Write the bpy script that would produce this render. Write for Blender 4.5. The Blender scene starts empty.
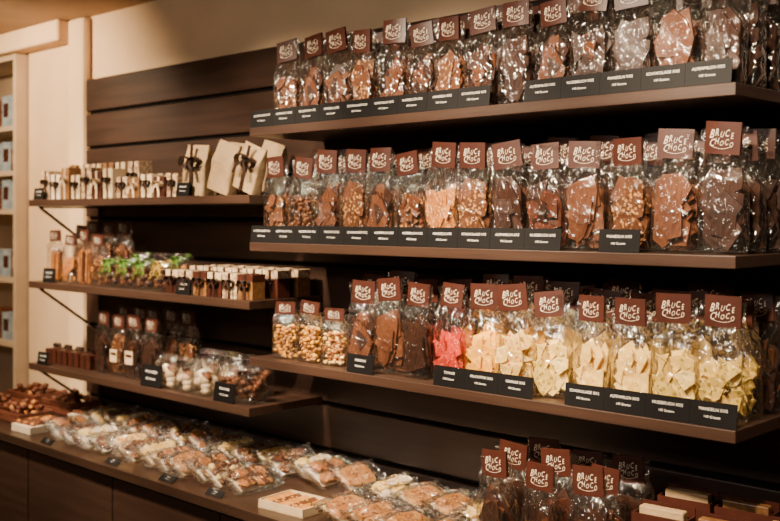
import bpy, math, random
from mathutils import Vector, Matrix, noise
random.seed(11)
R = random.random
def U(a, b): return a + (b - a) * random.random()

E = 1.55            # eye height; camera stands at the origin of the floor plan
WALL = 2.23         # front of the plank cladding
FRONT = 1.93        # front edge of all shelves

def along(px, Y):
    """distance along the wall of a thing measured in the photo, for a known depth Y"""
    t = (px - 390) / 1023.0
    return Y * (-.692 + t * .722) / (.722 + t * .692)

scene = bpy.context.scene
col = scene.collection

# ------------------------------------------------------------------ materials
MATS = {}
def mat(name, c1, c2=None, scale=20, rough=.5, bump=0., bscale=60, coat=0., stretch=(1, 1, 1),
        speck=None, sscale=120, sthr=.25, spec=.5, bdist=.002):
    if name in MATS: return MATS[name]
    m = bpy.data.materials.new(name); m.use_nodes = True
    nt = m.node_tree; N = nt.nodes; L = nt.links
    b = N['Principled BSDF']
    b.inputs['Roughness'].default_value = rough
    b.inputs['Coat Weight'].default_value = coat
    b.inputs['Coat Roughness'].default_value = .15
    b.inputs['Specular IOR Level'].default_value = spec
    tc = N.new('ShaderNodeTexCoord'); mp = N.new('ShaderNodeMapping')
    mp.inputs['Scale'].default_value = stretch
    L.new(tc.outputs['Object'], mp.inputs['Vector'])
    c2 = c2 or tuple(x * .8 for x in c1)
    nz = N.new('ShaderNodeTexNoise'); nz.inputs['Scale'].default_value = scale
    nz.inputs['Detail'].default_value = 4
    L.new(mp.outputs[0], nz.inputs['Vector'])
    rp = N.new('ShaderNodeValToRGB')
    rp.color_ramp.elements[0].position = .35; rp.color_ramp.elements[1].position = .65
    rp.color_ramp.elements[0].color = (*c2, 1); rp.color_ramp.elements[1].color = (*c1, 1)
    L.new(nz.outputs[0], rp.inputs[0])
    out = rp.outputs[0]
    if speck:
        vo = N.new('ShaderNodeTexVoronoi'); vo.inputs['Scale'].default_value = sscale
        L.new(mp.outputs[0], vo.inputs['Vector'])
        lt = N.new('ShaderNodeMath'); lt.operation = 'LESS_THAN'; lt.inputs[1].default_value = sthr
        L.new(vo.outputs['Distance'], lt.inputs[0])
        mx = N.new('ShaderNodeMixRGB'); mx.inputs[2].default_value = (*speck, 1)
        L.new(lt.outputs[0], mx.inputs[0]); L.new(out, mx.inputs[1]); out = mx.outputs[0]
    L.new(out, b.inputs['Base Color'])
    if bump:
        n2 = N.new('ShaderNodeTexNoise'); n2.inputs['Scale'].default_value = bscale
        L.new(mp.outputs[0], n2.inputs['Vector'])
        bp = N.new('ShaderNodeBump'); bp.inputs['Strength'].default_value = bump
        bp.inputs['Distance'].default_value = bdist
        L.new(n2.outputs[0], bp.inputs['Height']); L.new(bp.outputs[0], b.inputs['Normal'])
    MATS[name] = m
    return m

def film_mat(name, scale, dist, rough, cap, add, zs=.42):
    m = bpy.data.materials.new(name); m.use_nodes = True
    nt = m.node_tree; N = nt.nodes; L = nt.links
    N.remove(N['Principled BSDF']); out = N['Material Output']
    tc = N.new('ShaderNodeTexCoord')
    mp = N.new('ShaderNodeMapping'); mp.inputs['Scale'].default_value = (1, 1, zs)
    L.new(tc.outputs['Object'], mp.inputs['Vector'])
    nz = N.new('ShaderNodeTexNoise'); nz.inputs['Scale'].default_value = scale; nz.inputs['Detail'].default_value = 1.5
    nz.inputs['Distortion'].default_value = 1.2
    L.new(mp.outputs[0], nz.inputs['Vector'])
    ab = N.new('ShaderNodeMath'); ab.operation = 'SUBTRACT'; ab.inputs[1].default_value = .5
    L.new(nz.outputs[0], ab.inputs[0])
    ab2 = N.new('ShaderNodeMath'); ab2.operation = 'ABSOLUTE'; L.new(ab.outputs[0], ab2.inputs[0])
    bp = N.new('ShaderNodeBump'); bp.inputs['Strength'].default_value = .9; bp.inputs['Distance'].default_value = dist
    L.new(ab2.outputs[0], bp.inputs['Height'])
    fr = N.new('ShaderNodeFresnel'); fr.inputs['IOR'].default_value = 1.43
    L.new(bp.outputs[0], fr.inputs['Normal'])
    ml = N.new('ShaderNodeMath'); ml.operation = 'ADD'; ml.inputs[1].default_value = add
    L.new(fr.outputs[0], ml.inputs[0])
    mn = N.new('ShaderNodeMath'); mn.operation = 'MINIMUM'; mn.inputs[1].default_value = cap
    L.new(ml.outputs[0], mn.inputs[0])
    tr = N.new('ShaderNodeBsdfTransparent'); tr.inputs[0].default_value = (.985, .98, .97, 1)
    gl = N.new('ShaderNodeBsdfGlossy'); gl.inputs['Roughness'].default_value = rough
    gl.inputs[0].default_value = (1, .98, .95, 1)
    L.new(bp.outputs[0], gl.inputs['Normal'])
    df = N.new('ShaderNodeBsdfDiffuse'); df.inputs[0].default_value = (.8, .70, .58, 1)
    L.new(bp.outputs[0], df.inputs['Normal'])
    m1 = N.new('ShaderNodeMixShader'); m1.inputs[0].default_value = .004
    L.new(tr.outputs[0], m1.inputs[1]); L.new(df.outputs[0], m1.inputs[2])
    m2 = N.new('ShaderNodeMixShader')
    L.new(mn.outputs[0], m2.inputs[0]); L.new(m1.outputs[0], m2.inputs[1]); L.new(gl.outputs[0], m2.inputs[2])
    L.new(m2.outputs[0], out.inputs['Surface'])
    return m
FILM = film_mat('cellophane', 32, .024, .085, .44, .03, .5)
FILM2 = film_mat('crumpled_cellophane', 38, .034, .10, .66, .10, 1.)

M_wall = mat('beige_plaster', (.70, .49, .30), (.64, .45, .27), 6, .85, .05, 200)
M_ceil = mat('ceiling_paint', (.44, .30, .18), (.40, .27, .16), 5, .9)
M_floor = mat('floor_boards', (.14, .08, .05), (.08, .045, .03), 4, .5, stretch=(.3, 5, 1))
M_plank = mat('dark_plank_laminate', (.036, .0175, .011), (.022, .0105, .0068), 5, .45, .1, 60, stretch=(.6, 8, 8), spec=.3)
M_gap = mat('plank_groove', (.003, .002, .0015), None, 5, .8, spec=.1)
M_shelf = mat('shelf_laminate', (.040, .0195, .0115), (.028, .013, .008), 6, .42, .1, 60, stretch=(.6, 9, 9), spec=.35)
M_cab = mat('cabinet_laminate', (.036, .018, .0115), (.027, .013, .0085), 6, .4, stretch=(.6, 9, 9), spec=.4)
M_top = mat('worktop_laminate', (.035, .018, .011), (.025, .013, .008), 6, .32, stretch=(.6, 9, 9), spec=.4)
M_metal = mat('black_metal', (.02, .018, .016), None, 10, .45)
M_black = mat('price_card_black', (.0035, .003, .003), None, 30, .55, spec=.15)
M_white = mat('white_print', (.72, .67, .60), None, 30, .6)
M_header = mat('brown_label_card', (.046, .0120, .0065), (.036, .009, .005), 30, .42, coat=.10, spec=.3)
M_print = mat('cream_print', (.80, .66, .50), None, 30, .5)
M_cream = mat('cream_card', (.54, .39, .23), (.46, .33, .19), 15, .6)
M_kraft = mat('creased_kraft_paper', (.38, .25, .13), (.30, .195, .10), 14, .65, .6, 30, bdist=.01, spec=.3)
M_whitecard = mat('white_card', (.64, .51, .36), (.56, .44, .31), 12, .55)
M_pattern = mat('patterned_cream_card', (.60, .45, .28), (.18, .08, .036), 90, .5, speck=(.18, .08, .036), sscale=70, sthr=.22)
M_gold = mat('gold_brown_card', (.20, .09, .03), (.11, .045, .015), 60, .4)
M_dkribbon = mat('dark_ribbon', (.025, .010, .006), None, 40, .35)
M_green = mat('green_ribbon', (.11, .25, .02), (.06, .15, .01), 40, .38)
M_yellow = mat('yellow_ribbon', (.50, .34, .04), None, 40, .4)
M_red = mat('redbrown_wood', (.13, .040, .020), (.075, .020, .010), 10, .45, stretch=(.5, 6, 6))
M_blue = mat('blue_grey_card', (.16, .22, .27), (.34, .38, .40), 25, .6)
M_unit = mat('cream_lacquer', (.52, .39, .26), None, 5, .5)

CH = {
 'dark':   mat('dark_chocolate', (.036, .0120, .0060), (.022, .0072, .0036), 18, .48, .3, 50, .02, spec=.25),
 'milk':   mat('milk_chocolate', (.125, .041, .0150), (.080, .0250, .0092), 18, .52, .3, 50, .02, spec=.22),
 'nutty':  mat('nut_chocolate', (.115, .041, .0150), (.072, .0245, .0088), 30, .55, .5, 90, .02, speck=(.42, .20, .065), sscale=85, sthr=.36, spec=.22),
 'orange': mat('caramel_chocolate', (.42, .155, .033), (.30, .100, .022), 30, .52, .5, 90, .02, speck=(.56, .29, .08), sscale=100, sthr=.3, spec=.3),
 'red':    mat('raspberry_chocolate', (.52, .034, .016), (.34, .020, .010), 30, .55, .4, 90, .0, speck=(.60, .13, .06), sscale=100, sthr=.28, spec=.2),
 'yellow': mat('yellow_chocolate', (.84, .46, .030), (.76, .33, .016), 30, .52, .4, 90, .0, spec=.25),
 'cream':  mat('white_chocolate', (.78, .54, .17), (.70, .45, .11), 15, .48, .3, 50, .03, spec=.3),
 'greenish': mat('pistachio_chocolate', (.70, .50, .13), (.64, .42, .09), 30, .50, .5, 90, .02, speck=(.36, .26, .04), sscale=80, sthr=.36, spec=.3),
 'fruit':  mat('fruit_white_chocolate', (.76, .53, .17), (.70, .45, .11), 30, .50, .5, 90, .02, speck=(.55, .14, .03), sscale=75, sthr=.30, spec=.3),
 'gold':   mat('golden_nuts', (.52, .23, .042), (.32, .125, .022), 60, .5, .5, 120, .1),
 'cranberry': mat('berry_chocolate', (.095, .028, .013), (.060, .017, .008), 30, .52, .5, 90, .02, speck=(.24, .045, .024), sscale=90, sthr=.25, spec=.22),
}

# ------------------------------------------------------------------ mesh builder
TXT = {}
def text_geo(body, size, shear=0., bold=0.):
    k = (body, size, shear, bold)
    if k in TXT: return TXT[k]
    cu = bpy.data.curves.new('t', 'FONT'); cu.body = body; cu.size = size; cu.shear = shear
    cu.align_x = 'CENTER'; cu.align_y = 'CENTER'; cu.resolution_u = 2; cu.offset = bold
    ob = bpy.data.objects.new('t', cu); col.objects.link(ob)
    bpy.context.view_layer.update()
    dg = bpy.context.evaluated_depsgraph_get()
    me = bpy.data.meshes.new_from_object(ob.evaluated_get(dg))
    vs = [v.co.copy() for v in me.vertices]; fs = [tuple(p.vertices) for p in me.polygons]
    bpy.data.objects.remove(ob); bpy.data.meshes.remove(me); bpy.data.curves.remove(cu)
    TXT[k] = (vs, fs); return TXT[k]

class MB:
    def __init__(s): s.v = []; s.f = []; s.m = []
    def add(s, vs, fs, mi=0, M=None):
        o = len(s.v)
        s.v += [tuple(M @ Vector(v)) if M else tuple(v) for v in vs]
        s.f += [tuple(i + o for i in f) for f in fs]; s.m += [mi] * len(fs)
    def box(s, c, d, mi=0, M=None, taper=1.):
        x, y, z = [q / 2 for q in d]; vs = []
        for sz in (-1, 1):
            k = taper if sz > 0 else 1
            for sx, sy in ((-1, -1), (1, -1), (1, 1), (-1, 1)):
                vs.append((c[0] + sx * x * k, c[1] + sy * y * k, c[2] + sz * z))
        s.add(vs, [(3, 2, 1, 0), (4, 5, 6, 7), (0, 1, 5, 4), (1, 2, 6, 5), (2, 3, 7, 6), (3, 0, 4, 7)], mi, M)
    def lathe(s, prof, mi=0, n=24, M=None, c=(0, 0, 0)):
        vs = []; fs = []
        for r, z in prof:
            for j in range(n):
                a = 2 * math.pi * j / n
                vs.append((c[0] + r * math.cos(a), c[1] + r * math.sin(a), c[2] + z))
        for i in range(len(prof) - 1):
            for j in range(n):
                k = (j + 1) % n
                fs.append((i * n + j, i * n + k, (i + 1) * n + k, (i + 1) * n + j))
        fs.append(tuple(range(n))[::-1]); fs.append(tuple((len(prof) - 1) * n + j for j in range(n)))
        s.add(vs, fs, mi, M)
    def ball(s, c, r, mi=0, seg=8, ring=5, jit=.0, M=None):
        vs = [(c[0], c[1], c[2] + r[2])]; fs = []
        for i in range(1, ring):
            p = math.pi * i / ring
            for j in range(seg):
                a = 2 * math.pi * j / seg; q = 1 + U(-jit, jit)
                vs.append((c[0] + r[0] * math.sin(p) * math.cos(a) * q, c[1] + r[1] * math.sin(p) * math.sin(a) * q, c[2] + r[2] * math.cos(p) * q))
        vs.append((c[0], c[1], c[2] - r[2]))
        for j in range(seg): fs.append((0, 1 + j, 1 + (j + 1) % seg))
        for i in range(ring - 2):
            for j in range(seg):
                a = 1 + i * seg + j; b = 1 + i * seg + (j + 1) % seg
                fs.append((a, a + seg, b + seg, b))
        e = len(vs) - 1; o = 1 + (ring - 2) * seg
        for j in range(seg): fs.append((e, o + (j + 1) % seg, o + j))
        s.add(vs, fs, mi, M)
    def strip(s, pts, wd, mi=0, M=None):
        vs = []; w = Vector(wd)
        for p in pts: vs += [Vector(p) - w, Vector(p) + w]
        s.add(vs, [(2 * i, 2 * i + 1, 2 * i + 3, 2 * i + 2) for i in range(len(pts) - 1)], mi, M)
    def text(s, body, size, loc, mi=1, shear=0., bold=0., M=None, sx=1., sy=1., rot=0.):
        vs, fs = text_geo(body, size, shear, bold)
        T = Matrix.Translation(loc) @ Matrix.Rotation(math.pi / 2, 4, 'X') @ Matrix.Rotation(rot, 4, 'Z') @ Matrix.Diagonal((sx, sy, 1, 1))
        if M: T = M @ T
        s.add(vs, fs, mi, T)
    def prism(s, poly, th, mi, M, fit=None):
        n = len(poly)
        vs = [Vector((x, -th / 2, z)) for x, z in poly] + [Vector((x, th / 2, z)) for x, z in poly]
        vs = [M @ v for v in vs]
        if fit: vs = fit(vs)
        fs = [tuple(range(n)), tuple(range(n, 2 * n))[::-1]] + [(i, i + n, (i + 1) % n + n, (i + 1) % n) for i in range(n)]
        s.add(vs, fs, mi)
    def mesh(s, name, mats, smooth=False):
        me = bpy.data.meshes.new(name); me.from_pydata(s.v, [], s.f)
        for m in mats: me.materials.append(m)
        me.polygons.foreach_set('material_index', s.m)
        me.polygons.foreach_set('use_smooth', [smooth] * len(s.f))
        me.update(); return me

def obj(name, me, loc=(0, 0, 0), rot=(0, 0, 0), parent=None, s=1., label=None, cat=None, group=None, kind=None, bevel=0):
    o = bpy.data.objects.new(name, me); col.objects.link(o)
    o.location = loc; o.rotation_euler = rot; o.scale = (s, s, s) if not isinstance(s, tuple) else s
    if parent: o.parent = parent
    if label: o['label'] = label
    if cat: o['category'] = cat
    if group: o['group'] = group
    if kind: o['kind'] = kind
    if me is None: o.empty_display_size = .03
    if bevel:
        b = o.modifiers.new('bevel', 'BEVEL'); b.width = bevel; b.segments = 2; b.limit_method = 'ANGLE'
    return o

def box_obj(name, x0, x1, y0, y1, z0, z1, m, **k):
    b = MB(); b.box((0, 0, 0), (x1 - x0, y1 - y0, z1 - z0))
    return obj(name, b.mesh(name, [m]), ((x0 + x1) / 2, (y0 + y1) / 2, (z0 + z1) / 2), **k)

# ------------------------------------------------------------------ room
CEIL = E + .85
box_obj('wall_back', -4.5, .9, 2.27, 2.37, 0, CEIL, M_wall, kind='structure', label='beige plastered shop wall behind dark panelling')
box_obj('floor', -5.6, .9, -2.5, 2.6, -.06, 0, M_floor, kind='structure', label='dark wooden shop floor')
box_obj('ceiling', -5.6, .9, -2.5, 2.6, CEIL, CEIL + .06, M_ceil, kind='structure', label='beige painted ceiling')
box_obj('wall_left', -5.7, -5.6, -2.5, 2.6, 0, CEIL, M_wall, kind='structure', label='beige plastered side wall')
box_obj('wall_niche', -5.6, -4.5, 2.5, 2.6, 0, CEIL, M_wall, kind='structure', label='beige plastered wall behind the display cabinet')
box_obj('trim_1', -4.07, -3.935, 2.225, 2.268, 0, CEIL - .002, M_wall, kind='structure', label='slim beige pilaster beside the panelling', bevel=.018)
box_obj('trim_2', -5.58, -4.072, 2.18, 2.268, E + .755, CEIL - .002, M_wall, kind='structure', label='beige boxed beam under the ceiling', bevel=.01)

b = MB(); pz = E + .575; x0, x1 = -3.92, .7
b.box(((x0 + x1) / 2, 2.258, (pz) / 2), (x1 - x0, .02, pz), 1)
z = pz
while z > .1:
    b.box(((x0 + x1) / 2, 2.239 + .001, z - .067), (x1 - x0, .018, .134), 0)
    z -= .148
obj('trim_3', b.mesh('plank_cladding', [M_plank, M_gap]), kind='structure', label='dark brown horizontal plank wall panelling', bevel=.004)

# ------------------------------------------------------------------ shelves
ZR = [E + .265, E - .079, E - .425]
ZL = [E + .064, E - .257, E - .580]
TH = .026
def thin_bracket():
    b = MB()
    b.box((0, -.006, -.10), (.016, .006, .20))
    b.box((0, -.135, -.004), (.016, .27, .006))
    ang = math.atan2(.185, .255)
    M = Matrix.Translation((0, -.135, -.10)) @ Matrix.Rotation(-ang, 4, 'X')
    b.box((0, 0, 0), (.014, .315, .008), M=M)
    return b.mesh('bracket', [M_metal])
BR2 = thin_bracket()
def shelf(xa, xb, z, grp, lab, br):
    sb = MB(); sb.box((0, 0, -TH / 2), (xb - xa, WALL - FRONT - .001, TH))
    o = obj('wall_shelf', sb.mesh('shelf_board', [M_shelf]), ((xa + xb) / 2, (FRONT + WALL) / 2, z), label=lab, cat='shelf', group=grp, bevel=.002)
    for x in br:
        obj('bracket', BR2, (x - (xa + xb) / 2, (WALL - FRONT) / 2 - .001, -TH), parent=o, label='slim black metal bracket')
for z in ZR:
    shelf(-2.438, -.906, z, 'long wall shelves', 'dark brown wooden shelf crowded with bagged chocolate', [])
for z in ZL:
    shelf(-3.83, -2.44, z, 'gift wall shelves', 'dark brown wooden shelf with boxed sweets and metal brackets', [-3.80])

# ------------------------------------------------------------------ counter
TOP = .75
box_obj('worktop', -4.49, .3, 1.735, 2.228, TOP - .03, TOP, M_top, label='long dark brown laminate counter top under the shelves', cat='counter', bevel=.002)
edges = [-4.49, -4.07, -3.50, -2.93, -2.36, -1.79, -1.22, -.65, -.08]
for a, c in zip(edges[:-1], edges[1:]):
    w = c - a
    r = obj('cabinet', None, ((a + c) / 2, 1.99, 0), label='dark brown flat-fronted base cabinet under the counter', cat='cabinet', group='base cabinets')
    q = MB(); q.box((0, .01, .395), (w - .002, .44, .645)); q.box((0, .03, .035), (w - .002, .40, .07))
    obj('cabinet_body', q.mesh('cabinet_body', [M_gap]), parent=r)
    q = MB(); q.box((0, -.22, .39), (w - .008, .018, .63))
    obj('door', q.mesh('cabinet_door', [M_cab]), parent=r, bevel=.002)

# ------------------------------------------------------------------ distant display unit
r = obj('display_cabinet', None, (-5.04, 2.34, 0), label='cream lacquered open display cabinet in the wall niche', cat='cabinet')
q = MB()
q.box((.515, 0, 1.15), (.025, .26, 2.3)); q.box((-.515, 0, 1.15), (.025, .26, 2.3))
q.box((0, .125, 1.15), (1.0, .01, 2.3)); q.box((0, 0, 2.29), (1.0, .24, .025)); q.box((0, 0, .05), (1.0, .24, .1))
obj('cabinet_frame', q.mesh('frame', [M_unit]), parent=r, bevel=.002)
UZ = [E - .6, E - .3, E + .02, E + .2, E + .41]
q = MB(); q.box((0, -.005, 0), (1.0, .235, .022)); sm = q.mesh('unit_shelf', [M_unit])
for z in UZ: obj('shelf', sm, (0, 0, z), parent=r)
for i, z in enumerate(UZ):
    for j in range(4):
        q = MB(); h = U(.10, .15)
        q.box((0, 0, h / 2), (.085, .06, h)); q.box((0, -.031, h * .55), (.05, .002, h * .45), 1)
        cc = [M_blue, M_blue, CH['milk'], M_blue][(i * 2 + j) % 4]
        obj('packet', q.mesh('packet', [cc, M_header if j else M_cream]), (-4.595 - .095 * j, 2.28, z + .012), label='small blue-grey printed packet on the cream display cabinet', cat='packet', group='packets in the display cabinet', bevel=.003)

# ------------------------------------------------------------------ chocolate bags
W, D, H = .098, .052, .258
def hw_hd(z, fill, w=W, d=D, h=H, hdr=.052):
    if z < fill: return w / 2, d / 2
    s = min(1, (z - fill) / (h - hdr - fill)) if hdr else min(1, (z - fill) / (h - fill))
    return w / 2 * (1 - .02 * math.sin(s * math.pi)), d / 2 * (1 - (s ** 1.4) * .92)
def film_mesh(seed, fill, w=W, d=D, h=H, amp=1., hdr=.052):
    n, Lv = 44, 34; vs = []; fs = []
    off = Vector((seed * 7.3, seed * 3.1, 0))
    for i in range(Lv + 1):
        z = h * i / Lv
        a, c = hw_hd(z, fill, w, d, h, hdr)
        if i == 0: a *= .96; c *= .9
        up = 0 if z < fill else min(1, (z - fill) / (.2 * (h - fill)))
        top = h - hdr if hdr else 9
        if z > top - .012: up *= max(.06, 1 - (z - top + .012) / .016)
        for j in range(n):
            t = 2 * math.pi * j / n; cs, sn = math.cos(t), math.sin(t)
            x = a * math.copysign(abs(cs) ** .38, cs); y = c * math.copysign(abs(sn) ** .38, sn)
            q = noise.noise(Vector((x * 55, y * 55, z * 20)) + off); rdg = (abs(q) * 2.4 - .4)
            q2 = noise.noise(Vector((x * 120, y * 120, z * 50)) + off)
            k = amp * ((.0014 + .0070 * up) * rdg + (.0006 + .0024 * up) * q2)
            if z > top: k = .0003 * q2; x *= 1 + .04 * q
            x += k * cs * .3; y += k * math.copysign(abs(sn) ** .5, sn) * 1.2 + up * .004 * noise.noise(Vector((x * 35, 0, z * 18)) + off)
            if z > top:
                y -= .0015
                e = max(0, abs(x) - .036); y += e * .9 * noise.noise(Vector((x * 20, 5, z * 45)) + off)
            vs.append((x, y, z + .0005 - (.014 * abs(noise.noise(Vector((x * 40, 3, 0)) + off)) if i == Lv else 0)))
    for i in range(Lv):
        for j in range(n):
            k = (j + 1) % n
            fs.append((i * n + j, i * n + k, (i + 1) * n + k, (i + 1) * n + j))
    fs.append(tuple(range(n))[::-1])
    b = MB(); b.add(vs, fs); return b.mesh('clear_film', [FILM], True)

def jag(rr, k, st=1.):
    pts = []
    a0 = U(0, 6.28)
    for j in range(k):
        a = a0 + 6.283 * (j + U(-.3, .3)) / k; q = rr * U(.6, 1.15)
        pts.append((q * math.cos(a) / st, q * math.sin(a) * st))
    out = []
    for j in range(k):                       # snap-broken edges get a small kink
        p, n_ = Vector(pts[j]), Vector(pts[(j + 1) % k]); out.append(tuple(p))
        if R() < .6:
            mdl = p.lerp(n_, U(.3, .7)); e = (n_ - p); out.append(tuple(mdl + Vector((e.y, -e.x)) * U(-.06, .12)))
    return out

def fill_mesh(style, m, fill, w=W, d=D, h=H, extra=None):
    b = MB()
    def fit(vs):
        # keep each rigid piece inside the film without bending it
        zt = max(v.z for v in vs)
        lim = fill + .028
        if zt > lim: vs = [v - Vector((0, 0, zt - lim)) for v in vs]; zt = lim
        a, c = hw_hd(max(zt, 0), fill, w, d, h); a -= .003; c = max(.004, c - .0025)
        cen = sum(vs, Vector()) / len(vs)
        k = min(1, 2 * a / max(1e-6, max(v.x for v in vs) - min(v.x for v in vs)))
        vs = [cen + (v - cen) * k for v in vs]
        ky = min(1, 2 * c / max(1e-6, max(v.y for v in vs) - min(v.y for v in vs)))
        vs = [Vector((v.x, cen.y + (v.y - cen.y) * ky, v.z)) for v in vs]
        dx = max(0, -a - min(v.x for v in vs)) - max(0, max(v.x for v in vs) - a)
        dy = max(0, -c - min(v.y for v in vs)) - max(0, max(v.y for v in vs) - c)
        dz = max(0, .003 - min(v.z for v in vs))
        return [v + Vector((dx, dy, dz)) for v in vs]
    if style in ('slab', 'shard', 'thin', 'chips', 'small'):
        n, r0, r1, th, tl, st = {'slab': (16, .036, .058, .005, .09, 1.15), 'shard': (24, .026, .050, .0042, .14, 1.25), 'thin': (30, .022, .046, .0032, .20, 1.4), 'chips': (42, .016, .030, .005, .26, 1.1), 'small': (110, .008, .015, .006, .5, 1.)}[style]
        for i in range(n):
            k = random.randint(3, 5); rr = U(r0, r1)
            if style == 'slab': k = random.randint(4, 6)
            poly = jag(rr, k, U(1, st))
            zc = .022 + (fill - .030) * ((i * 11) % n + .5) / n
            yy = (d / 2 - .005) * (1 - 2 * i / n)      # layered from back to front
            M = Matrix.Translation((U(-1, 1) * (w / 2 - .014), yy, zc)) @ Matrix.Rotation(random.gauss(0, tl), 4, 'Z') @ Matrix.Rotation(random.gauss(0, tl), 4, 'X') @ Matrix.Rotation(random.gauss(0, .35), 4, 'Y')
            b.prism(poly, th * U(.8, 1.3), 1 if (extra and R() < .4) else 0, M, fit)
    elif style == 'nuts':
        for i in range(160):
            r = U(.0055, .009)
            zz = .008 + (fill - .008) * i / 160
            b.ball((U(-1, 1) * (w / 2 - .010), U(-1, 1) * (d / 2 - .010), zz), (r * U(.8, 1.2), r * U(.7, 1), r * U(.8, 1.2)), 1 if (extra and R() < .35) else 0, 7, 4, .15)
    elif style == 'stick':
        for i in range(18):
            x = U(-1, 1) * (w / 2 - .014); y = U(-1, 1) * (d / 2 - .012)
            b.box((0, 0, 0), (.010, .010, fill * U(.85, 1.1)), 1 if (extra and R() < .5) else 0, Matrix.Translation((x, y, fill * .54)) @ Matrix.Rotation(U(-.08, .08), 4, 'Y'))
    return b.mesh('filling', [m] + ([extra] if extra else []), style == 'nuts')

def header_mesh(hw=.078, hh=.064, bow_=.003):
    b = MB(); n = 8
    def face(sy):
        vs = []; fs = []
        for i in range(n + 1):
            u = i / n - .5
            for kz in (0, 1):
                vs.append((u * hw, sy * (.0050 - .0024 * kz) - bow_ * math.cos(u * 3), kz * hh))
        for i in range(n):
            f = (2 * i, 2 * i + 2, 2 * i + 3, 2 * i + 1); fs.append(f if sy < 0 else f[::-1])
        return vs, fs
    f1, ff = face(-1); f2, gf = face(1)
    b.add(f1, ff, 0); b.add(f2, gf, 0)
    o = len(f1); vs = f1 + f2
    b.add(vs, [(2 * i + 1, 2 * i + 3, o + 2 * i + 3, o + 2 * i + 1) for i in range(n)], 0)
    def hand(word, size, z, wd):
        L = len(word); vary = [0, .09, -.07, .05, -.10]
        for i, ch in enumerate(word):
            u = (i - (L - 1) / 2) / L
            b.text(ch, size * (1.35 if i == 0 else 1 + vary[i % 5]), (u * wd, -.0056 - bow_, z + vary[i % 5] * .025 - (u * u) * .010), 1, .38, -.00008, sx=.80, sy=1.22, rot=vary[(i + 2) % 5] + .05)
    hand('BRUCE', .0155, hh * .63, .054)
    hand('CHOCO', .0138, hh * .36, .052)
    p1 = [((t - .5) * hw * .50, -.0056 - bow_, hh * .17 + .004 * ((t - .5) * 2) ** 2) for t in [i / 8 for i in range(9)]]
    b.strip(p1, (0, 0, .00035), 1)
    return b.mesh('header_label', [M_header, M_print])
HEADS = [header_mesh(), header_mesh(.080, .064, .0015), header_mesh(.076, .066, .0045)]
WIDEHEAD = [header_mesh(.088, .056, .002)]

FILMS = {}
def get_films(fill):
    k = round(fill, 3)
    if k not in FILMS: FILMS[k] = [film_mesh(random.randint(1, 99), fill) for _ in range(5)]
    return FILMS[k]
KINDS = {  # style, material, fill height, extra material, label
 'dark':   ('slab', CH['dark'], .150, None, 'clear bag of dark chocolate slabs with brown header label'),
 'milk':   ('shard', CH['milk'], .145, CH['dark'], 'clear bag of milk chocolate shards with brown header label'),
 'milkslab': ('slab', CH['milk'], .150, None, 'clear bag of large milk chocolate slabs with brown header label'),
 'mixed':  ('shard', CH['dark'], .145, CH['milk'], 'clear bag of mixed chocolate shards with brown header label'),
 'nutty':  ('chips', CH['nutty'], .140, CH['milk'], 'clear bag of nut chocolate pieces with brown header label'),
 'nutslab':('slab', CH['nutty'], .148, CH['milk'], 'clear bag of hazelnut chocolate slabs with brown header label'),
 'nutmix': ('nuts', CH['milk'], .140, CH['nutty'], 'clear bag of chocolate coated nuts with brown header label'),
 'tan':    ('chips', CH['nutty'], .140, CH['orange'], 'clear bag of caramel nut pieces with brown header label'),
 'berry':  ('shard', CH['cranberry'], .145, CH['dark'], 'clear bag of berry-flecked chocolate shards with brown header label'),
 'orange': ('shard', CH['orange'], .135, None, 'clear bag of caramel coloured shards with brown header label'),
 'red':    ('shard', CH['red'], .120, None, 'clear bag of coral red shards with brown header label'),
 'yellow': ('shard', CH['yellow'], .130, None, 'clear bag of yellow orange shards with brown header label'),
 'cream':  ('thin', CH['cream'], .135, None, 'clear bag of white chocolate shards with brown header label'),
 'pistachio': ('thin', CH['cream'], .130, CH['greenish'], 'clear bag of pistachio white chocolate with brown header label'),
 'fruit':  ('thin', CH['fruit'], .130, CH['cream'], 'clear bag of fruit-flecked white chocolate with brown header label'),
 'crumbs': ('chips', CH['greenish'], .120, CH['cream'], 'clear bag of small pale chocolate pieces with brown header label'),
 'gold':   ('nuts', CH['gold'], .150, CH['yellow'], 'clear bag of golden candied nuts with brown header label'),
 'cookie': ('nuts', CH['orange'], .150, CH['cream'], 'clear bag of tan coated almonds with brown header label'),
 'stick':  ('stick', CH['milk'], .150, CH['orange'], 'clear bag of chocolate sticks with brown header label'),
}
PLAQ = MB(); PLAQ.box((0, 0, 0), (.055, .001, .055)); PLAQ.box((0, -.0008, .008), (.04, .0006, .012), 1)
PLAQ = PLAQ.mesh('paper_label', [M_cream, M_header])
FILL = {}
def bag(kind, x, y, z, rz=None, s=1., grp='bags', plaque=False, wide=False, lean=.028):
    st, m, fl, ex, lab = KINDS[kind]
    if kind not in FILL: FILL[kind] = [fill_mesh(st, m, fl, extra=ex) for _ in range(4)]
    if rz is None: rz = U(-.08, .18)
    k = U(.93, 1.03)
    sc = tuple(q * k for q in s) if isinstance(s, tuple) else s * k
    r = obj('chocolate_bag', None, (x, y, z + .0015), (U(-.03, .012), U(-lean, lean), rz), s=sc, label=lab, cat='bag', group=grp)
    obj('clear_film', random.choice(get_films(fl)), parent=r)
    obj('filling', FILL[kind][random.randrange(4)], parent=r)
    if wide: obj('header_label', WIDEHEAD[0], (0, -.0015, H - .054), (U(-.05, .05), U(-.05, .05), U(-.06, .06)), parent=r)
    else: obj('header_label', random.choice(HEADS), (U(-.004, .004), -.0015, H - .059 + U(-.004, .004)), (U(-.06, .10), U(-.11, .11), U(-.12, .12)), parent=r)
    if plaque: obj('paper_label', PLAQ, (0, -.0295, .085), parent=r)
    return r

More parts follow.
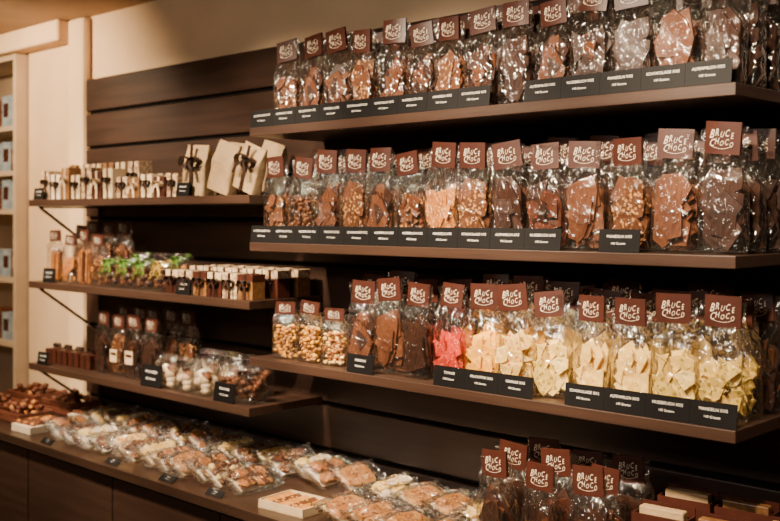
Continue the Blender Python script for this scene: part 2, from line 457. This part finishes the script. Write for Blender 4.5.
def row(kinds, xs, y, z, grp, jy=.006, s=1., wide=False):
    for kd, x in zip(kinds, xs):
        if kd: bag(kd, x + U(-.002, .002), y + U(-jy, jy), z, grp=grp, s=s, wide=wide)

def lin(a, b, n): return [a + (b - a) * i / (n - 1) for i in range(n)]
XE = -.962
g = 'bags on the top long shelf'
row(['nutty', 'milk', 'mixed', 'nutslab', 'milk', 'mixed', 'nutslab', 'milk', 'dark', 'milk', 'mixed', 'dark', 'milkslab', 'dark'], lin(-2.320, XE, 14), 1.995, ZR[0], g, s=.97)
row(['milk', 'nutty', 'nutslab', 'milk', 'mixed', 'berry', 'dark', 'mixed', 'dark', 'milk', 'dark'], lin(-2.05, XE, 11), 2.075, ZR[0], g)
row(['dark', 'dark', 'mixed', 'dark', 'dark', 'dark'], lin(-1.52, XE, 6), 2.155, ZR[0], g)
g = 'bags on the middle long shelf'
row(['nutty', 'nutmix', 'milk', 'nutslab', 'milk', 'nutty', 'orange', 'nutslab', 'dark', 'berry', 'milkslab', 'nutslab', 'milkslab', 'dark'], lin(-2.378, XE, 14), 1.995, ZR[1], g)
row(['nutty', 'nutslab', 'nutty', 'milk', 'nutty', 'orange', 'nutty', 'nutslab', 'berry', 'mixed', 'milk', 'milk', 'dark'], lin(-2.30, XE, 13), 2.075, ZR[1], g)
row(['mixed', 'mixed', 'dark', 'milk', 'berry', 'dark'], lin(-1.52, XE, 6), 2.155, ZR[1], g)
g = 'bags on the bottom long shelf'
row(['gold', 'gold', 'cookie'], lin(-2.340, -2.125, 3), 1.995, ZR[2], g, s=(.90, .85, .66), wide=True)
row(['milk', 'milkslab', 'dark', 'red', 'yellow', 'fruit', 'pistachio', 'cream', 'cream', 'pistachio', 'crumbs'], lin(-2.018, XE, 11), 1.995, ZR[2], g, s=.98)
row(['milk', 'dark', 'dark', 'red', 'yellow', 'yellow', 'cream', 'cream', 'fruit', 'cream', 'crumbs'], lin(-2.05, XE, 11), 2.075, ZR[2], g, s=1.02)
row(['milk', 'dark', 'milk', 'dark', 'cream', 'milk', 'milk'], lin(-1.62, XE, 7), 2.155, ZR[2], g, s=1.03)
g = 'bags standing on the counter'
row(['milk', 'mixed', 'dark'], [-1.475, -1.345, -1.215], 1.895, TOP, g, s=.96)
row(['dark', 'berry', 'milk'], [-1.49, -1.365, -1.235], 1.985, TOP, g, s=.96)
row(['dark', 'mixed', 'dark'], [-1.465, -1.345, -1.22], 2.078, TOP, g, s=.96)

# ------------------------------------------------------------------ price cards
CARD = {}
def card_mesh(l1, l2, w=.1008, h=.050):
    k = (l1, l2, w, h)
    if k in CARD: return CARD[k]
    b = MB(); T = Matrix.Rotation(-.12, 4, 'X')
    b.box((0, 0, h / 2), (w, .0018, h), 0, T)
    b.box((0, .008, .0012), (w * .8, .014, .0016), 0)
    s1 = min(h * .18, w * .76 / (len(l1) * .62))
    b.text(l1, s1, (0, -.0014, h * .68), 1, M=T)
    b.text(l2, h * .15, (-w * .02, -.0014, h * .38), 1, M=T)
    CARD[k] = b.mesh('price_card', [M_black, M_white]); return CARD[k]
T4 = [('SCHOKOLADE XXS', '140 Gramm'), ('ALPENMILCH XXS', '140 Gramm'), ('NUSSBRUCH XXS', '140 Gramm'), ('MANDELN XXS', '140 Gramm')]
def cards(xs, z, grp, texts=T4):
    for i, x in enumerate(xs):
        a, c = texts[i % len(texts)]
        obj('price_card', card_mesh(a, c), (x, FRONT + .005, z + .0005), (0, 0, U(-.003, .003)), label='small black price card with white lettering on shelf edge', cat='price card', group=grp)
xs = [-2.388 + .1015 * i for i in range(15)]
cards([x for i, x in enumerate(xs) if i != 9], ZR[0], 'price cards on the top long shelf')
cards(xs[:11] + [along(617, FRONT)], ZR[1], 'price cards on the middle long shelf')
cards([along(358, FRONT)], ZR[2], 'price cards on the bottom long shelf', [('MANDELN', '140 Gramm')])
cards([along(447, FRONT), along(447, FRONT) + .1015, along(447, FRONT) + .203], ZR[2], 'price cards on the bottom long shelf', [('TOMATE', '140 Gramm'), ('FRUCHTMIX XXS', '140 Gramm'), ('ORANGE XXS', '140 Gramm')])
x = along(582, FRONT)
cards([x, x + .1015, x + .203, x + .3045], ZR[2], 'price cards on the bottom long shelf')
gc = 'price cards on the gift shelves'
for px, z, w, h in ((36, ZL[0], .07, .045), (180, ZL[0], .07, .045), (46, ZL[1], .085, .055), (180, ZL[1], .075, .05), (40, ZL[2], .07, .05), (148, ZL[2], .11, .075), (221, ZL[2], .10, .06)):
    xx = min(-2.5, max(-3.79, along(px, FRONT)))
    obj('price_card', card_mesh('PRALINEN', '125 Gramm', w, h), (xx, FRONT + .008, z + .0005), (0, 0, U(0, .1)), label='small black price card with white lettering on gift shelf', cat='price card', group=gc)
for i, px in enumerate((45, 110, 165, 212)):
    obj('price_card', card_mesh('TRÜFFEL', '100 Gramm', .075, .024), (along(px, 1.755), 1.755, TOP + .0005), (-.8, 0, 0), label='small dark price tag on the counter edge', cat='price card', group='price tags on the counter')

# ------------------------------------------------------------------ gift boxes, ribbons
def bow(b, c, r, mi, M=None):
    for sgn in (-1, 1):
        pts = []
        for i in range(13):
            t = 2 * math.pi * i / 12
            pts.append((c[0] + sgn * (r * .5 - r * .5 * math.cos(t)), c[1], c[2] + r * .42 * math.sin(t)))
        b.strip(pts, (0, r * .26, 0), mi, M)
        b.strip([(c[0], c[1] - r * .2, c[2]), (c[0] + sgn * r * .5, c[1] - r * .3, c[2] - r * .5), (c[0] + sgn * r * .65, c[1] - r * .35, c[2] - r * 1.1)], (r * .16, 0, 0), mi, M)
    b.ball(c, (r * .2, r * .2, r * .2), mi, 8, 5, M=M)
def gift(w, d, h, mbody, mrib, loc, rz, lab, grp, bow_at='front', tilt=0, mlid=None, br=.30):
    r = obj('gift_box', None, loc, (0, tilt, rz), label=lab, cat='box', group=grp)
    q = MB(); q.box((0, 0, h * .36), (w * .97, d * .97, h * .72))
    obj('box_body', q.mesh('box_body', [mbody]), parent=r, bevel=.0015)
    q = MB(); q.box((0, 0, h * .85), (w, d, h * .3))
    obj('lid', q.mesh('box_lid', [mlid or mbody]), parent=r, bevel=.002)
    if mrib:
        q = MB(); e = .0012; rw = w * .16
        q.box((0, -d / 2 - e, h / 2), (rw, .001, h)); q.box((0, d / 2 + e, h / 2), (rw, .001, h)); q.box((0, 0, h + e), (rw, d + 2 * e, .001))
        obj('ribbon', q.mesh('ribbon', [mrib]), parent=r)
        q = MB()
        bow(q, (0, -d / 2 - .006, h * .62) if bow_at == 'front' else (0, 0, h + .012), w * br, 0)
        obj('bow', q.mesh('bow', [mrib]), parent=r)
    return r
g = 'ribboned boxes on the upper gift shelf'
hs = [.112, .096, .120, .090, .116, .100, .108]
for i in range(7):
    gift(.060, .055, hs[i], (M_pattern, M_whitecard, M_gold, M_cream, M_pattern, M_header, M_cream)[i], (M_dkribbon, M_dkribbon, M_cream, M_dkribbon, M_dkribbon, M_cream, M_dkribbon)[i], (-3.755 + .076 * i, 1.99, ZL[0]), U(-.05, .12), ('patterned cream', 'whitish', 'gold brown', 'cream', 'patterned cream', 'dark brown', 'cream')[i] + ' gift box tied with a small ribbon bow', g, br=.4)
for i in range(6):
    gift(.068, .06, .138, (M_gold, M_cream, M_pattern)[i % 3], M_dkribbon, (-3.74 + .088 * i, 2.10, ZL[0]), U(-.1, .1), 'upright brown and cream gift box with ribbon', g, br=.4)
for i in range(5):
    gift(.060, .055, (.075, .066, .08, .07, .076)[i], (M_pattern, M_gold, M_cream, M_header, M_pattern)[i], (M_dkribbon, M_cream)[i % 2], (-3.205 + .078 * i, 1.99, ZL[0]), U(0, .12), 'small praline box with ribbon bow', 'small praline boxes on the upper gift shelf', br=.42)
for i in range(4):
    gift(.075, .06, .088, (M_gold, M_pattern)[i % 2], M_dkribbon, (-3.20 + .098 * i, 2.10, ZL[0]), U(-.1, .1), 'small gold brown praline box against the wall', 'small praline boxes on the upper gift shelf', br=.4)
def creased(w, d, h, loc, rz, tilt, lab, ribbon):
    r = obj('paper_package', None, loc, (0, tilt, rz), label=lab, cat='package', group='tall kraft packages')
    n = 24; vs = []; fs = []; Lv = 12; sd = U(0, 50)
    for i in range(Lv + 1):
        z = h * i / Lv; s_ = max(0, (i / Lv - .6) / .4); dd = d * (1 - .85 * s_)
        for j in range(n):
            t = 2 * math.pi * j / n; cs, sn = math.cos(t), math.sin(t)
            nn = noise.noise(Vector((cs * 1.5, sn * 1.5, z * 25 + sd)))
            vs.append((w / 2 * math.copysign(abs(cs) ** .3, cs) * (1 + .03 * nn), dd / 2 * math.copysign(abs(sn) ** .3, sn) + (.004 + .004 * s_) * nn * (i > 0), z))
    for i in range(Lv):
        for j in range(n):
            k = (j + 1) % n; fs.append((i * n + j, i * n + k, (i + 1) * n + k, (i + 1) * n + j))
    fs.append(tuple(range(n))[::-1]); fs.append(tuple(Lv * n + j for j in range(n)))
    q = MB(); q.add(vs, fs); obj('paper_wrap', q.mesh('paper_wrap', [M_kraft]), parent=r)
    if ribbon:
        q = MB(); q.box((0, -d / 2 - .006, h * .5), (w * .13, .001, h)); obj('ribbon', q.mesh('ribbon', [M_dkribbon]), parent=r)
        q = MB(); bow(q, (0, -d / 2 - .012, h * .65), w * .42, 0); obj('bow', q.mesh('bow', [M_dkribbon]), parent=r)
creased(.105, .055, .165, (-2.785, 1.990, ZL[0] + .004), .1, .06, 'kraft beige paper package with dark brown bow', True)
creased(.105, .05, .160, (-2.668, 2.00, ZL[0] + .015), .05, .28, 'wide creased kraft paper package leaning sideways', False)
creased(.100, .045, .145, (-2.540, 2.00, ZL[0] + .017), .04, .34, 'wide creased kraft paper package with bow leaning over', True)
creased(.12, .05, .170, (-2.74, 2.12, ZL[0] + .01), 0, .14, 'creased kraft beige paper package against the wall', False)
creased(.11, .05, .160, (-2.58, 2.12, ZL[0] + .016), 0, .24, 'creased kraft beige paper package against the wall', False)

g = 'bags of chocolate sticks'
for i, kd in enumerate(['stick', 'orange', 'stick', 'tan']): bag(kd, -3.74 + .108 * i, 2.0, ZL[1], grp=g, s=(.90, .90, (.80, .72, .84, .74)[i]), wide=True)
for i in range(4): bag('nutslab', -3.72 + .105 * i, 2.09, ZL[1], grp=g, s=.90, wide=True)

SF = [film_mesh(random.randint(1, 99), .07, .094, .068, .11, .7, hdr=0) for _ in range(3)]
def choc_lumps(ms, probs, n=34, r0=.010, r1=.015):
    b = MB()
    for i in range(n):
        r = U(r0, r1)
        b.ball((U(-.030, .030), U(-.018, .018), .015 + .050 * i / n), (r, r * .9, r * .85), random.choice(probs), 12, 8, .05)
    return b.mesh('pralines', ms, True)
SL = {'brown': choc_lumps([CH['milk'], CH['dark']], (0, 0, 1)), 'nut': choc_lumps([CH['nutty'], CH['gold']], (0, 0, 0, 1)),
      'pale': choc_lumps([M_cream, M_whitecard, CH['milk']], (0, 1, 1, 2), 18, .015, .019)}
def pouch(kind, rib, loc, lab, grp, s=1., rb=.026, curls=False):
    r = obj('praline_pouch', None, loc, (0, 0, U(-.06, .08)), s=s, label=lab, cat='bag', group=grp)
    obj('clear_film', random.choice(SF), parent=r)
    obj('pralines', SL[kind], parent=r)
    if rib:
        q = MB(); bow(q, (0, -.018, .088), rb, 0); q.lathe([(.02, .084), (.02, .091)], 0, 14)
        if curls:      # curled ribbon tails hanging in spirals
            for cx, dx in ((-.012, -.014), (.012, .014)):
                pts = []
                ph = U(0, 6)
                for i in range(22):
                    t = i / 21; rr = .0045
                    pts.append((cx + dx * t + rr * math.cos(ph + t * 15), -.036 + rr * math.sin(ph + t * 15) - .006 * t, .088 - .050 * t))
                q.strip(pts, (0, 0, .0016), 0)
        obj('bow', q.mesh('bow', [rib]), parent=r)
for i in range(4):
    pouch('brown', M_yellow if i == 3 else M_green, (-3.30 + .108 * i, 1.988, ZL[1] + .001), 'clear pouch of brown pralines with curly green ribbon', 'ribboned pouches', rb=.032, curls=True)
for i in range(3):
    pouch('nut', M_green if i != 1 else M_dkribbon, (-3.27 + .125 * i, 2.09, ZL[1] + .001), 'clear pouch of nut pralines with ribbon bow', 'ribboned pouches', s=1.15, rb=.028, curls=True)
for i in range(6):
    gift(.068, .055, .078, (M_header, M_pattern, M_gold)[i % 3], M_dkribbon, (-2.880 + .078 * i, 1.98, ZL[1]), U(0, .06), 'small dark and cream ribboned praline box', 'ribboned boxes on the middle gift shelf', mlid=(M_cream, M_pattern, M_header)[i % 3], br=.4)
for i in range(6):
    gift(.068, .055, .088, (M_gold, M_header)[i % 2], M_dkribbon, (-2.868 + .078 * i, 2.07, ZL[1]), U(0, .06), 'small dark and cream ribboned praline box', 'ribboned boxes on the middle gift shelf', mlid=(M_cream, M_pattern)[i % 2])
for i in range(6):
    gift(.068, .055, .088, (M_pattern, M_gold)[i % 2], M_dkribbon, (-2.868 + .078 * i, 2.155, ZL[1]), U(0, .06), 'small patterned ribboned praline box', 'ribboned boxes on the middle gift shelf', mlid=(M_cream, M_pattern)[i % 2])

for i in range(4):
    gift(.072, .062, .055, M_header, M_dkribbon, (-3.77 + .088 * i, 2.02, ZL[2]), U(0, .1), 'small reddish brown praline box', 'small brown boxes', bow_at='top')
g = 'bags on the lower gift shelf'
for i, kd in enumerate(['milk', 'nutslab', 'mixed', 'dark']): bag(kd, -3.40 + .104 * i, 2.01, ZL[2], grp=g, s=.88, rz=U(-.05, .1), plaque=i in (1, 2), wide=True)
for i, kd in enumerate(['mixed', 'dark', 'milk', 'milk', 'nutty']): bag(kd, -3.40 + .104 * i, 2.095, ZL[2], grp=g, s=.96, rz=U(-.05, .1), wide=True)
g = 'praline pouches on the lower gift shelf'
for i in range(3):
    pouch('pale', M_dkribbon if i == 1 else None, (-2.935 + .098 * i, 1.988, ZL[2] + .001), 'clear rounded pack of cream and brown sweets', g, s=1.02)
for i, kd in enumerate(['pale', 'pale', 'brown']):
    pouch(kd, M_dkribbon, (-2.83 + .118 * i, 2.08, ZL[2] + .001), 'clear rounded pack of sweets tied with brown ribbon', g, s=1.2)
for i in range(2):
    pouch('brown', M_dkribbon if i else None, (-2.615 + .105 * i, 1.988, ZL[2] + .001), 'clear rounded pack of dark pralines', g, s=1.02)

# ------------------------------------------------------------------ flat packages on counter
def pillow(seed, w=.112, l=.19, h=.032):
    nu, nv = 24, 36; off = Vector((seed * 5.1, 2.2, seed)); b = MB()
    for side in (1, -1):
        vs = []; fs = []
        for i in range(nv + 1):
            v = -1 + 2 * i / nv
            e = max(0, 1 - abs(v / .76) ** 6) if abs(v) < .76 else 0
            over = max(0, (abs(v) - .76) / .24)
            for j in range(nu + 1):
                u = -1 + 2 * j / nu
                k = e * max(0, 1 - abs(u) ** 5)
                q = abs(noise.noise(Vector((u * 3.4, v * 4.4, side)) + off)) * 2
                q2 = noise.noise(Vector((u * 9, v * 12, side)) + off)
                end = over * (.026 * abs(noise.noise(Vector((u * 6, v * 2.5, 0)) + off)) + .008 * q2)
                base = .010 * (1 - e)
                zz = base + end + ((h * k * (1 + .30 * (q - .5)) + .0050 * q2 * k) if side > 0 else 0)
                vs.append((u * w / 2 * (1 - .10 * over + .06 * q2 * over), v * l / 2, max(.0008, zz + .0008)))
        for i in range(nv):
            for j in range(nu):
                a = i * (nu + 1) + j; f = (a, a + 1, a + nu + 2, a + nu + 1)
                fs.append(f if side > 0 else f[::-1])
        b.add(vs, fs)
    return b.mesh('clear_film', [FILM2], True)
PIL = [pillow(s) for s in range(5)]
def pk_fill(kind):
    b = MB()
    b.box((0, 0, .003), (.080, .112, .0015), 2)
    if kind in ('slab', 'wafer'):
        cols = ((-.0215, .0205), (.0215, .0205)) if kind == 'slab' else ((0, .041),)
        for cx, hw in cols:
            poly = [(cx + hw * math.copysign(abs(math.cos(t)) ** .5, math.cos(t)) * U(.88, 1.04), .062 * math.copysign(abs(math.sin(t)) ** .4, math.sin(t)) * U(.90, 1.03)) for t in [6.283 * j / 16 for j in range(16)]]
            b.prism(poly, .009, 0, Matrix.Translation((0, 0, .011)) @ Matrix.Rotation(math.pi / 2, 4, 'X'))
            for j in range(12 if kind == 'slab' else 34):
                b.ball((cx + U(-.7, .7) * hw, U(-.050, .050), .0158), (.004, .006, .0025), 1, 7, 4, .1)
    elif kind == 'bark':
        ys = -.058
        while ys < .05:
            hgt = U(.026, .040)
            for sx in (-.022, .022):
                poly = jag(.024, 5)
                poly = [(sx + x_, y_) for x_, y_ in poly]
                b.prism(poly, .007, random.choice((0, 0, 1)), Matrix.Translation((0, ys + hgt / 2, .011 + U(0, .009))) @ Matrix.Rotation(math.pi / 2 + U(-.2, .2), 4, 'X') @ Matrix.Rotation(U(-.15, .15), 4, 'Y'))
            ys += hgt * .8
    else:
        for i in range(4):
            for j in range(5):
                r = U(.010, .0125)
                b.ball((-.034 + .0225 * i, -.046 + .023 * j, .006 + r * .8), (r, r, r * .85), random.choice((0, 0, 1)), 9, 6, .10)
    return b
PKM = {
 'wafer_tan': ('wafer', [CH['gold'], CH['orange'], M_cream], 'clear flat pack of one broad golden nut wafer'),
 'bars_tan': ('slab', [CH['gold'], CH['orange'], M_cream], 'clear flat pack of golden brown nut bars'),
 'slab_brown': ('slab', [CH['milk'], CH['orange'], M_cream], 'clear flat pack of brown nut bars'),
 'wafer_cream': ('wafer', [CH['cream'], CH['orange'], M_whitecard], 'clear flat pack of a cream coloured slab'),
 'wafer_brown': ('wafer', [CH['milk'], CH['gold'], M_whitecard], 'clear flat pack of a brown nut slab'),
 'bark_tan': ('bark', [CH['orange'], CH['nutty'], M_whitecard], 'clear flat pack of tan nut chocolate pieces'),
 'bark_brown': ('bark', [CH['milk'], CH['nutty'], M_whitecard], 'clear flat pack of brown chocolate pieces'),
 'bark_cream': ('bark', [CH['cream'], M_whitecard, M_whitecard], 'clear flat pack of white chocolate pieces'),
 'praline_mix': ('ball', [CH['nutty'], CH['cream'], M_whitecard], 'clear flat pack of nut and white pralines'),
}
PKC = {}
for k, (st, ms, lab) in PKM.items(): PKC[k] = [pk_fill(st).mesh('sweets', ms, False) for _ in range(2)]
def pack(kind, x, y, z, rz, tx=0., ty=0., grp='flat packs on the counter', s=1.):
    r = obj('sweet_pack', None, (x, y, z), (tx, ty, rz), s=s, label=PKM[kind][2] + ' on the counter', cat='sweet pack', group=grp)
    obj('clear_film', random.choice(PIL), parent=r)
    obj('sweets', random.choice(PKC[kind]), parent=r)
seq = ['praline_mix', 'bark_cream', 'bark_brown', 'wafer_tan', 'bark_tan', 'wafer_brown', 'bark_cream', 'bark_tan', 'slab_brown', 'wafer_cream', 'bark_tan']
n = 0; TY = .52
for ri, (yy, xa, xb) in enumerate(((1.872, -3.38, -2.30), (2.088, -3.50, -2.06))):
    xx = xa
    while xx < xb:
        n += 1; s_ = U(.90, 1.02); ty = TY + U(-.06, .06)
        pack(seq[(n * 4 + ri) % 11], xx, yy + U(-.020, .014), TOP + .056 * s_ * math.sin(ty) + .001, U(-.09, .09), U(-.04, .04), ty, s=s_)
        xx += U(.082, .098)
xx = -1.95
for i in range(4):
    pack('bars_tan' if i % 2 else 'wafer_tan', xx, 1.872, TOP + .0225, U(-.05, .05), 0, .34, s=1.04); pack('wafer_tan' if i % 3 else 'bark_cream', xx - .03, 2.085, TOP + .0225, 0, 0, .34)
    xx += .110
# open tan tray of biscuits on the counter front
r = obj('biscuit_tray', None, (-2.125, 1.845, TOP), (0, 0, .08), label='open tan cardboard tray of flat biscuits on the counter', cat='tray')
q = MB(); w_, d_, h_, t_ = .17, .125, .024, .003
q.box((0, 0, t_ / 2), (w_, d_, t_)); q.box((0, -d_ / 2 + t_ / 2, h_ / 2), (w_, t_, h_)); q.box((0, d_ / 2 - t_ / 2, h_ / 2), (w_, t_, h_))
q.box((-w_ / 2 + t_ / 2, 0, h_ / 2), (t_, d_, h_)); q.box((w_ / 2 - t_ / 2, 0, h_ / 2), (t_, d_, h_))
obj('tray', q.mesh('tray', [M_cream]), parent=r)
q = MB()
for i in range(5):
    q.box((0, 0, 0), (.026, .104, .009), i % 2, Matrix.Translation((-.062 + .031 * i, 0, .016)) @ Matrix.Rotation(.35, 4, 'Y'))
obj('biscuits', q.mesh('biscuits', [CH['gold'], CH['nutty']]), parent=r, bevel=.002)
for i, (x, y) in enumerate(((-3.60, 1.86), (-3.62, 2.10))):
    r = obj('carton', None, (x, y, TOP), (0, 0, .06), label='low pale box with a clear pack of sweets', cat='box', group='pale boxes on the counter')
    q = MB(); q.box((0, 0, .014), (.13, .16, .028)); obj('tray', q.mesh('tray', [M_whitecard]), parent=r, bevel=.002)
    q = MB()
    for a in range(5):
        for c in range(6): q.ball((-.046 + .023 * a, -.058 + .023 * c, .034), (.011, .011, .008), random.choice((0, 1, 0)), 9, 6, .08)
    obj('pralines', q.mesh('pralines', [CH['milk'], CH['orange']], True), parent=r)
for i, (x, y, w) in enumerate(((-3.84, 1.91, .22), (-4.14, 1.92, .24), (-3.84, 2.12, .22), (-4.12, 2.11, .23))):
    r = obj('wooden_crate', None, (x, y, TOP), (0, 0, .02), label='low reddish brown wooden crate of wrapped sweets', cat='crate', group='crates on the counter')
    q = MB(); h = .040 + .015 * (i > 1); d = .14
    q.box((0, 0, .004), (w, d, .008))
    for sy in (-1, 1): q.box((0, sy * d / 2, h * .3), (w, .008, h * .42)); q.box((0, sy * d / 2, h * .8), (w, .008, h * .36))
    for sx in (-1, 1): q.box((sx * w / 2, 0, h * .3), (.008, d, h * .42)); q.box((sx * w / 2, 0, h * .8), (.008, d, h * .36))
    for sx in (-1, 1):
        for sy in (-1, 1): q.box((sx * (w / 2 - .008), sy * (d / 2 - .008), h / 2), (.012, .012, h))
    obj('crate_body', q.mesh('crate', [M_red]), parent=r, bevel=.0015)
    q = MB()
    for a in range(40):
        q.ball((U(-1, 1) * (w / 2 - .03), U(-1, 1) * (d / 2 - .03), .02 + (h + .005) * a / 40), (.015, .013, .011), random.choice((0, 1, 2, 2, 0)), 8, 5, .1)
    obj('sweets', q.mesh('sweets', [CH['milk'], CH['orange'], CH['cranberry']], True), parent=r)

# beige packs in dark holders at the near end of the counter
for i, (x, y, h) in enumerate(((-1.085, 1.97, .180), (-.955, 1.98, .176), (-1.09, 2.09, .192), (-.96, 2.10, .190), (-.83, 2.04, .180))):
    r = obj('slim_carton', None, (x, y, TOP), (0, 0, .08), label='beige pack standing in a dark brown holder', cat='box', group='beige packs on the counter')
    q = MB(); q.box((0, 0, h / 2), (.104, .026, h), taper=.95); obj('pack_body', q.mesh('carton_body', [M_kraft if i % 2 == 0 else M_gold]), parent=r, bevel=.003)
    q = MB(); hh = h * .93
    q.box((0, -.026, hh / 2), (.120, .004, hh)); q.box((0, .026, hh / 2 + .008), (.120, .004, hh + .016))
    q.box((-.0585, 0, hh / 2), (.004, .052, hh)); q.box((.0585, 0, hh / 2), (.004, .052, hh))
    obj('holder', q.mesh('holder', [M_header]), parent=r)

# ------------------------------------------------------------------ lights
def spot(x, y, z, tx, ty, tz, power, size=70, blend=.7, colr=(1, .79, .55), rad=.035):
    l = bpy.data.lights.new('spot_lamp', 'SPOT'); l.energy = power; l.color = colr
    l.spot_size = math.radians(size); l.spot_blend = blend; l.shadow_soft_size = rad
    o = bpy.data.objects.new('spot_lamp', l); col.objects.link(o); o.location = (x, y, z)
    o.rotation_euler = (Vector((tx, ty, tz)) - Vector((x, y, z))).to_track_quat('-Z', 'Y').to_euler()
    o['label'] = 'warm ceiling spotlight'; o['category'] = 'lamp'
for x in (-3.4, -2.6, -1.9, -1.3, -.7):
    spot(x, .85, CEIL - .06, x - .05, 2.15, E - .22, 235 if x > -3 else 200, 64)
spot(-4.1, 1.2, CEIL - .06, -4.25, 2.25, E + .2, 165, 100, colr=(1, .72, .44))
for x in (-3.4, -2.5, -1.7):
    spot(x, .95, CEIL - .06, x, 2.0, TOP, 240, 50)
def area(loc, tgt, sx, sy, p, c=(1, .88, .74)):
    l = bpy.data.lights.new('fill_light', 'AREA'); l.shape = 'RECTANGLE'; l.size = sx; l.size_y = sy; l.energy = p; l.color = c
    o = bpy.data.objects.new('fill_lamp', l); col.objects.link(o); o.location = loc
    o.rotation_euler = (Vector(tgt) - Vector(loc)).to_track_quat('-Z', 'Y').to_euler()
    o['label'] = 'added warm fill light on the camera side'; o['category'] = 'lamp'
area((-1.4, -.9, CEIL - .08), (-1.8, 2.1, 1.2), 2.2, .15, 28)  # added fill from the camera side, stands in for general shop light

w = bpy.data.worlds.new('World'); scene.world = w; w.use_nodes = True
w.node_tree.nodes['Background'].inputs[0].default_value = (1, .78, .56, 1)
w.node_tree.nodes['Background'].inputs[1].default_value = .04

# ------------------------------------------------------------------ camera
cd = bpy.data.cameras.new('camera'); cam = bpy.data.objects.new('camera', cd); col.objects.link(cam)
cam.location = (0, 0, E); cam.rotation_euler = (math.pi / 2, 0, math.radians(43.8))
cd.sensor_width = 36; cd.lens = 1023 / 780 * 36; cd.shift_y = -44.5 / 780
cd.dof.use_dof = True; cd.dof.focus_distance = 2.4; cd.dof.aperture_fstop = 3.5
scene.camera = cam
